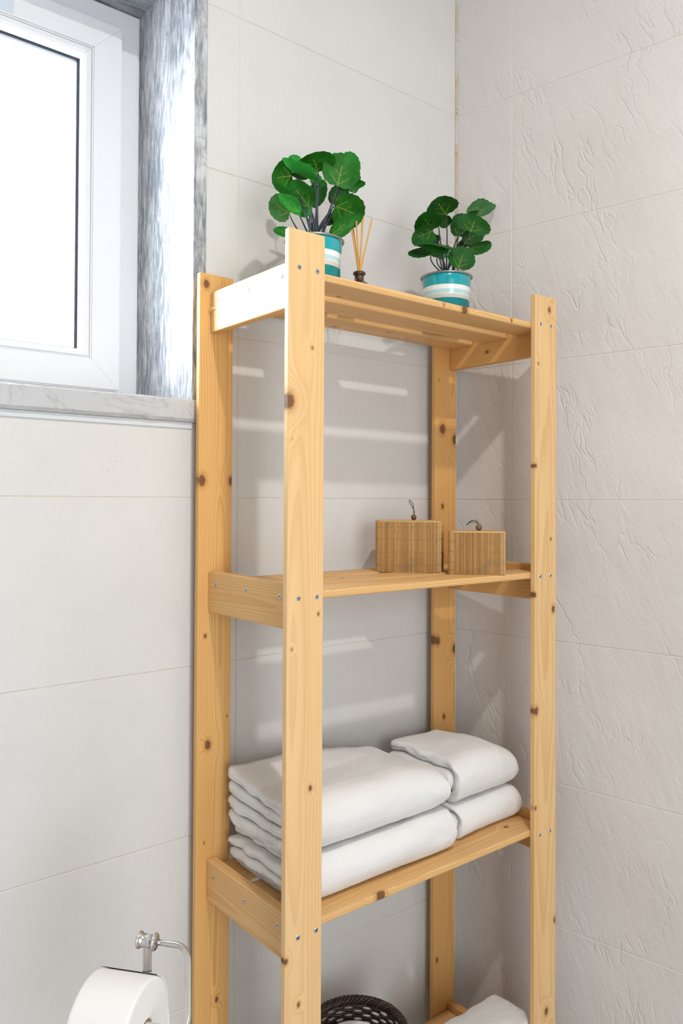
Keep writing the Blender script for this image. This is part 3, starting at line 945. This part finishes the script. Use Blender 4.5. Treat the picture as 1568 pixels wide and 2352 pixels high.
a1 = math.atan2(-0.785, 0.62)
z = 2 * .0055
loop1 = bez((0, 0, z), (.002, 0, z + .006), (.001, -.001, z + .010), (-.001, 0, z + .012), 5) + bez((-.001, 0, z + .012), (-.004, 0, z + .018), (-.011, 0, z + .026), (-.009, .001, z + .029), 6)[1:] + bez((-.009, .001, z + .029), (-.005, .002, z + .029), (.000, .001, z + .020), (-.0005, 0, z + .010), 6)[1:]
knot1 = [(0, 0, z), (.0015, .0008, z + .003), (-.001, .001, z + .005), (.001, -.001, z + .008), (0, 0, z + .010)]
bamboo_box(0.352, 0.2054, a1, 0.128, 0.082, 0.0985, 0.016, 'larger bamboo stick box with an upright cord loop standing further back on the middle shelf',
           (0.072, 0.038, .0055, M_bead), [loop1, knot1], (0.15, 0.40, 0.66, 0.90), 0.0004)
a2 = math.atan2(-0.72, 0.69)
z = 2 * .0062
loop2 = bez((0, 0, z - .001), (-.001, 0, z + .003), (-.003, 0, z + .006), (-.007, 0, z + .007), 4) + bez((-.007, 0, z + .007), (-.013, 0, z + .009), (-.020, 0, z + .004), (-.0235, 0, z - .002), 6)[1:]
loop2b = bez((-.0235, 0, z - .002), (-.018, .002, z + .005), (-.012, .003, z + .006), (-.002, .001, z + .002), 6)
bamboo_box(0.4318, 0.0822, a2, 0.106, 0.076, 0.0800, 0.013, 'smaller bamboo stick box with a flopped cord loop beside the right post',
           (0.058, 0.036, .0062, M_bead2), [loop2, loop2b], (0.10, 0.30, 0.55, 0.78), 0.0006)

# ------------------------------------------------------------------ towels
M_towel = towel_mat('white_terry')
M_towel_band = towel_mat('white_terry_banded', band=(0.055, 0.125))

def towel(name, lx, ly, lz, ang, length, depth, height, layers, seed, label, mat, group, crown=0.0, corner=0.0, left_rag=0.012, right_round=0.0, skew=0.0, flat=0.0):
    """a folded towel: nested sheets turned over at the front fold, one mesh.
    local frame: x along the fold, y from the fold (0) to the back, z up"""
    rng = random.Random(seed)
    org = loc2w(lx, ly, lz)
    bm = bmesh.new()
    th = height / (2 * layers)
    nx = 84
    for li in range(layers):
        Ro = height / 2 - li * th                # outer radius of the sheet's fold
        Ri = max(Ro - th * 0.93, th * 0.05)
        zc = height / 2
        y_back = depth - rng.uniform(0, .012)
        path = []                                # centre-line parameter: (y, z, normal)
        nS = 26
        def prof(Rr, inner):
            pts = []
            fx = Rr * 0.92
            for i in range(nS):
                u = i / nS
                pts.append((y_back + (height / 2 - y_back) * u, zc + Rr))
            nA = 20
            for i in range(nA + 1):
                a = PI / 2 + PI * i / nA
                pts.append((height / 2 + fx * math.cos(a), zc + Rr * math.sin(a)))
            for i in range(1, nS + 1):
                u = i / nS
                pts.append((height / 2 + (y_back - height / 2) * u, zc - Rr))
            return pts
        po, pi_ = prof(Ro, False), prof(Ri, True)
        x_l = rng.uniform(-left_rag, left_rag)
        x_r = length + rng.uniform(-.006, .006) - li * 0.004
        ring_pts = po + list(reversed(pi_))
        n = len(ring_pts)
        cols = []
        ends = [0, .0004, .0012, .0024, .004, .006, .0085]
        us = [v / length for v in ends] + [.012 / length + (1 - .024 / length) * q / nx for q in range(nx + 1)] + [1 - v / length for v in reversed(ends)]
        for u in us:
            col = []
            for j, (y, zz) in enumerate(ring_pts):
                x0 = x_l + 0.007 * noise.noise((y * 30, zz * 40, seed + li)) + skew * y
                x1 = x_r + 0.005 * noise.noise((y * 25, zz * 30, seed + li + 9))
                x = x0 + (x1 - x0) * u
                # rounded ends
                e = min(1.0, (x - x0) / 0.0075, (x1 - x) / 0.0075)
                e2 = min(1.0, (x1 - x) / (0.006 + right_round))
                shr = math.sqrt(max(0, 1 - (1 - e) ** 2)) * 0.95 + 0.05 if e < 1 else 1.0
                if e < 1:
                    mr = (Ro + Ri) / 2
                    rr_ = math.hypot(y - height / 2, zz - zc) if y < height / 2 else abs(zz - zc)
                    zz = zc + (zz - zc) * (mr + (rr_ - mr) * shr) / max(rr_, 1e-5)
                sg = 1 if zz > zc else -1
                dz = zz - zc
                if right_round and e2 < 1: dz *= 0.80 + 0.20 * math.sqrt(max(0, 1 - (1 - e2) ** 2))
                f = max(0, zz - 0.0) / height
                bx_, by_ = x / length, y / depth
                up = crown * f * (math.sin(PI * min(1, max(0, bx_))) ** .8) * math.sin(PI * min(1, max(0, by_ * .8 + .1)))
                up += corner * f * max(0, by_ - .45) ** 1.2 * max(0, 1 - bx_ * 1.3) * 2
                up -= flat * f * max(0, bx_ - .75) * 2 * (0.5 + by_)
                w = noise.noise((x * 9, y * 9, seed * 3.3)) * 0.0060 * (0.25 + f) + noise.noise((x * 24, y * 24, seed * 1.7)) * 0.0022
                wy = noise.noise((x * 7 + 40, zz * 22, seed * 1.1)) * 0.005 + noise.noise((x * 40, zz * 60, seed + 3.0)) * 0.0012
                z_ = zc + dz + up + w * (0.15 if zz < 0.01 else 1.0)
                px_ = noise.noise_vector((x * 330, y * 330, zz * 330)) * 0.00055
                col.append(bm.verts.new((x + px_.x, y + wy + px_.y, max(0.0006, z_ + px_.z))))
            cols.append(col)
        for a, b in zip(cols, cols[1:]):
            for j in range(n): bm.faces.new((a[j], a[(j + 1) % n], b[(j + 1) % n], b[j]))
        np_ = n // 2
        for cc in (cols[0], cols[-1]):
            for j in range(np_ - 1): bm.faces.new((cc[j], cc[j + 1], cc[n - 2 - j], cc[n - 1 - j]))
    bmesh.ops.recalc_face_normals(bm, faces=list(bm.faces))
    o = mesh_obj(name, bm, mat, None, org, (0, 0, ang + AL), smooth=True)
    return tag(o, label, 'towel', group)

T3 = TOPZ[2]
GT = 'white towels folded on the third shelf'
towel('folded_towel', 0.060, 0.030, T3, 0, 0.345, 0.222, 0.074, 2, 21, 'large white folded towel at the bottom of the left pile on the towel shelf', M_towel, GT, left_rag=.014, right_round=.02)
towel('folded_towel', 0.058, 0.034, T3 + .0775, 0, 0.338, 0.222, 0.080, 2, 22, 'large white folded towel with a woven band on top of the left pile', M_towel_band, GT, crown=.006, corner=.026, left_rag=.014, right_round=.03, flat=0.02)
towel('folded_towel', 0.434, 0.050, T3, .04, 0.188, 0.200, 0.064, 2, 23, 'small white folded towel at the bottom of the right pile on the towel shelf', M_towel, GT, left_rag=.008, right_round=.02)
towel('folded_towel', 0.430, 0.052, T3 + .0665, .03, 0.190, 0.200, 0.080, 2, 24, 'small white folded towel on top of the right pile near the right post', M_towel, GT, crown=.010, left_rag=.010, right_round=.045, flat=0.03)
T4 = TOPZ[3]
towel('rolled_towel', 0.388, 0.120, T4, -PI / 2, 0.107, 0.225, 0.114, 3, 31, 'white rolled towel on the lowest shelf to the right of the wicker basket', M_towel, None, crown=.012, left_rag=.004, flat=0.0)

# ------------------------------------------------------------------ wicker basket and the roll in it
t = NT('dark_wicker')
g = t.n('ShaderNodeNewGeometry').outputs['Random Per Island']
c = t.ramp(g, [(0, (0.020, 0.011, 0.007)), (.5, (0.035, 0.019, 0.011)), (1, (0.06, 0.034, 0.020))])
t.put(t.b.inputs['Base Color'], c)
t.b.inputs['Roughness'].default_value = 0.42
M_wick = t.m
borg = loc2w(0.2565, 0.140, T4)
basket = tag(empty('wicker_basket', borg), 'dark brown round wicker basket on the lowest shelf', 'basket')
BH, BR, BB = 0.183, 0.086, 0.068
bm = bmesh.new()
NS = 30
for kx in range(NS):
    a = 2 * PI * (kx + .5) / NS
    tube(bm, [((BB + (BR - BB) * u) * math.cos(a), (BB + (BR - BB) * u) * math.sin(a), .004 + (BH - .008) * u) for u in (0, .25, .5, .75, 1)], 0.0016, 5)
tag(mesh_obj('stakes', bm, M_wick, basket, smooth=True), kind='stuff')
bm = bmesh.new()
rows = 26
for r_ in range(rows):
    u = r_ / (rows - 1)
    rad = BB + (BR - BB) * u
    zz = .004 + (BH - .020) * u
    loop = []
    n = NS * 4
    for i in range(n + 1):
        a = 2 * PI * i / n
        wv = 0.0026 * math.cos(NS / 2 * a * 1 + (PI if r_ % 2 else 0) + PI * 0) 
        loop.append(((rad + wv) * math.cos(a), (rad + wv) * math.sin(a), zz + .0012 * noise.noise((a * 3, r_, 1))))
    tube(bm, loop, 0.0024 + .0004 * R.random(), 5, cap=False)
tag(mesh_obj('woven_strands', bm, M_wick, basket, smooth=True), kind='stuff')
bm = bmesh.new()
for q in range(5):
    loop = []
    for i in range(151):
        a = 2 * PI * i / 150
        b = a * 13 + q * 2 * PI / 5
        rr = BR + .001 + .0055 * math.cos(b)
        loop.append((rr * math.cos(a), rr * math.sin(a), BH - .006 + .0055 * math.sin(b) + .001 * noise.noise((a * 5, q, 0))))
    tube(bm, loop, 0.0030, 6, cap=False)
mesh_obj('braided_rim', bm, M_wick, basket, smooth=True)
bm = bmesh.new()
lathe(bm, [(0, 0.001), (BB, 0.001), (BB, 0.005), (0, 0.005)], 30)
bmesh.ops.recalc_face_normals(bm, faces=list(bm.faces))
mesh_obj('base', bm, M_wick, basket)

M_paper = NT('white_tissue')
pn = M_paper.noise(M_paper.obj(), 90, 3)
M_paper.put(M_paper.b.inputs['Base Color'], (0.82, 0.81, 0.79, 1))
M_paper.b.inputs['Roughness'].default_value = 0.95
M_paper.b.inputs['Specular IOR Level'].default_value = 0.1
M_paper.put(M_paper.b.inputs['Normal'], M_paper.bump(pn, 0.25, 0.002))
M_paper = M_paper.m
M_card = plain('cardboard_core', (0.42, 0.32, 0.22), 0.9)

rorg = borg + Vector((-0.003, 0.002, 0.0055))
spare = tag(empty('spare_toilet_roll', rorg), 'white toilet roll standing inside the dark wicker basket', 'toilet roll')
def roll_bm(r, core, L, n=64):
    bm = bmesh.new()
    lathe(bm, [(core, 0), (r - .003, 0), (r - .0006, .0008), (r, .003), (r, L - .003), (r - .0006, L - .0008), (r - .003, L), (core, L), (core, 0)], n)
    bmesh.ops.recalc_face_normals(bm, faces=list(bm.faces))
    return bm
mesh_obj('paper', roll_bm(0.054, 0.0205, 0.155), M_paper, spare, smooth=False)
bm = bmesh.new()
lathe(bm, [(.0203, 0.0005), (.0203, .1545), (.0190, .1545), (.0190, 0.0005), (.0203, 0.0005)], 32)
bmesh.ops.recalc_face_normals(bm, faces=list(bm.faces))
mesh_obj('cardboard_tube', bm, M_card, spare, smooth=True)

# ------------------------------------------------------------------ toilet roll and its chrome stand
U = Vector((0.6157, -0.7880, 0.0))            # axis of the roll, towards the camera
NW = Vector((0.7880, 0.6157, 0.0))            # horizontal, towards the wall
A0 = Vector((-0.9680, -0.4158, -0.6104 + ZC))  # axis point under the right end's top
r_roll = 0.0580
# roll: local z along the axis from the left end to the right end
Lr = 0.0715
zax = U
xax = NW
yax = zax.cross(xax)
rm = Matrix(((xax.x, yax.x, zax.x), (xax.y, yax.y, zax.y), (xax.z, yax.z, zax.z)))
lend = A0 - U * Lr
roll = tag(empty('toilet_roll', lend), 'white toilet roll with a hanging sheet on the chrome holder at the lower left', 'toilet roll')
roll.rotation_euler = rm.to_euler()
mesh_obj('paper', roll_bm(r_roll, 0.0165, Lr, 96), M_paper, roll)
bm = bmesh.new()
lathe(bm, [(.0163, 0.0004), (.0163, Lr - .0004), (.0150, Lr - .0004), (.0150, 0.0004), (.0163, 0.0004)], 40)
bmesh.ops.recalc_face_normals(bm, faces=list(bm.faces))
mesh_obj('cardboard_tube', bm, M_card, roll, smooth=True)
# hanging sheet: leaves the roll on the wall side and falls
inv = rm.transposed()
down = inv @ Vector((0, 0, -1))
bm = bmesh.new()
pts = []
for i in range(15):
    a = math.radians(62 - 62 * i / 14)
    pts.append(inv @ (NW * (r_roll + .0012) * math.cos(a) + Vector((0, 0, 1)) * (r_roll + .0012) * math.sin(a)))
for i in range(1, 9): pts.append(inv @ (NW * (r_roll + .0012 + .0008 * i) + Vector((0, 0, -0.0052 * i))))
rows_ = []
for s in (0.0004, -0.0004):
    rr = []
    for i, p in enumerate(pts):
        rr.append([bm.verts.new(p * (1 + s / r_roll) + Vector((0, 0, Lr * j / 12 + (.0006 * noise.noise((i * .6, j, 0)))))) for j in range(13)])
    rows_.append(rr)
A_, B_ = rows_
ni = len(pts)
for i in range(ni - 1):
    for j in range(12):
        bm.faces.new((A_[i][j], A_[i + 1][j], A_[i + 1][j + 1], A_[i][j + 1]))
        bm.faces.new((B_[i][j], B_[i][j + 1], B_[i + 1][j + 1], B_[i + 1][j]))
for j in range(12):
    bm.faces.new((A_[ni - 1][j], B_[ni - 1][j], B_[ni - 1][j + 1], A_[ni - 1][j + 1]))
for i in range(ni - 1):
    bm.faces.new((A_[i][0], B_[i][0], B_[i + 1][0], A_[i + 1][0]))
    bm.faces.new((A_[i][12], A_[i + 1][12], B_[i + 1][12], B_[i][12]))
bmesh.ops.recalc_face_normals(bm, faces=list(bm.faces))
mesh_obj('loose_sheet', bm, M_paper, roll, smooth=True)

# stand: floor base, pole, ring joint, boss with two flanges, bent arm
off = r_roll + .0140
pole_xy = A0 + NW * off - U * 0.0345
stand = tag(empty('toilet_roll_stand', (pole_xy.x, pole_xy.y, 0)), 'chrome toilet roll stand with a bent wire arm by the left back post', 'holder')
SO = Vector((pole_xy.x, pole_xy.y, 0))
zb = -0.547 + ZC                              # boss axis
bm = bmesh.new()
lathe(bm, [(0, 0), (.075, 0), (.078, .003), (.075, .008), (.012, .012), (0, .012)], 48)
bmesh.ops.recalc_face_normals(bm, faces=list(bm.faces))
mesh_obj('base', bm, M_chrome, stand, smooth=True)
zj = -0.582 + ZC
bm = bmesh.new()
lathe(bm, [(0, .010), (.0058, .010), (.0058, zj - .0006), (0, zj - .0006)], 24)
lathe(bm, [(0, zj + .0006), (.0056, zj + .0006), (.0056, zb), (0, zb)], 24)
bmesh.ops.recalc_face_normals(bm, faces=list(bm.faces))
mesh_obj('pole', bm, M_chrome, stand, smooth=False)
bm = bmesh.new()
lathe(bm, [(0, zj - .0012), (.0052, zj - .0012), (.0052, zj + .0012), (0, zj + .0012)], 24)
bmesh.ops.recalc_face_normals(bm, faces=list(bm.faces))
mesh_obj('ring_joint', bm, M_dark, stand)
bm = bmesh.new()
hb = 0.0108
lathe(bm, [(0, -hb - .001), (.0094, -hb - .001), (.0104, -hb), (.0104, -hb + .0012), (.0094, -hb + .0024), (.0080, -hb + .0026), (.0080, hb - .0026), (.0094, hb - .0024), (.0104, hb - .0012), (.0104, hb), (.0094, hb + .001), (0, hb + .001)], 36)
bmesh.ops.recalc_face_normals(bm, faces=list(bm.faces))
boss = mesh_obj('boss', bm, M_chrome, stand, (0, 0, zb), rm.to_euler(), smooth=True)
for p in boss.data.polygons: p.use_smooth = True
s_ = SO + Vector((0, 0, zb))
p1 = s_ + U * 0.0112
p2 = s_ + U * 0.038
lowz = -0.6104 + 0.0114 + ZC
q3 = Vector((A0.x, A0.y, lowz)) + U * 0.039
q4 = Vector((A0.x, A0.y, lowz)) - U * 0.060
c12 = s_ + U * 0.0545
cl = q3 + U * 0.013
vm = (cl - c12)
path = [p1] + [p1.lerp(p2, x) for x in (.5,)] + bez(p2, p2 + U * .010, c12 + vm * .05, c12 + vm * .22, 8) + [c12 + vm * .5] + bez(c12 + vm * .80, cl - vm * .05, q3 + U * .008, q3, 8) + [q3.lerp(q4, .5), q4]
bm = bmesh.new()
tube(bm, [p - SO for p in path], 0.0036, 14)
bmesh.ops.recalc_face_normals(bm, faces=list(bm.faces))
mesh_obj('arm', bm, M_chrome, stand, smooth=True)
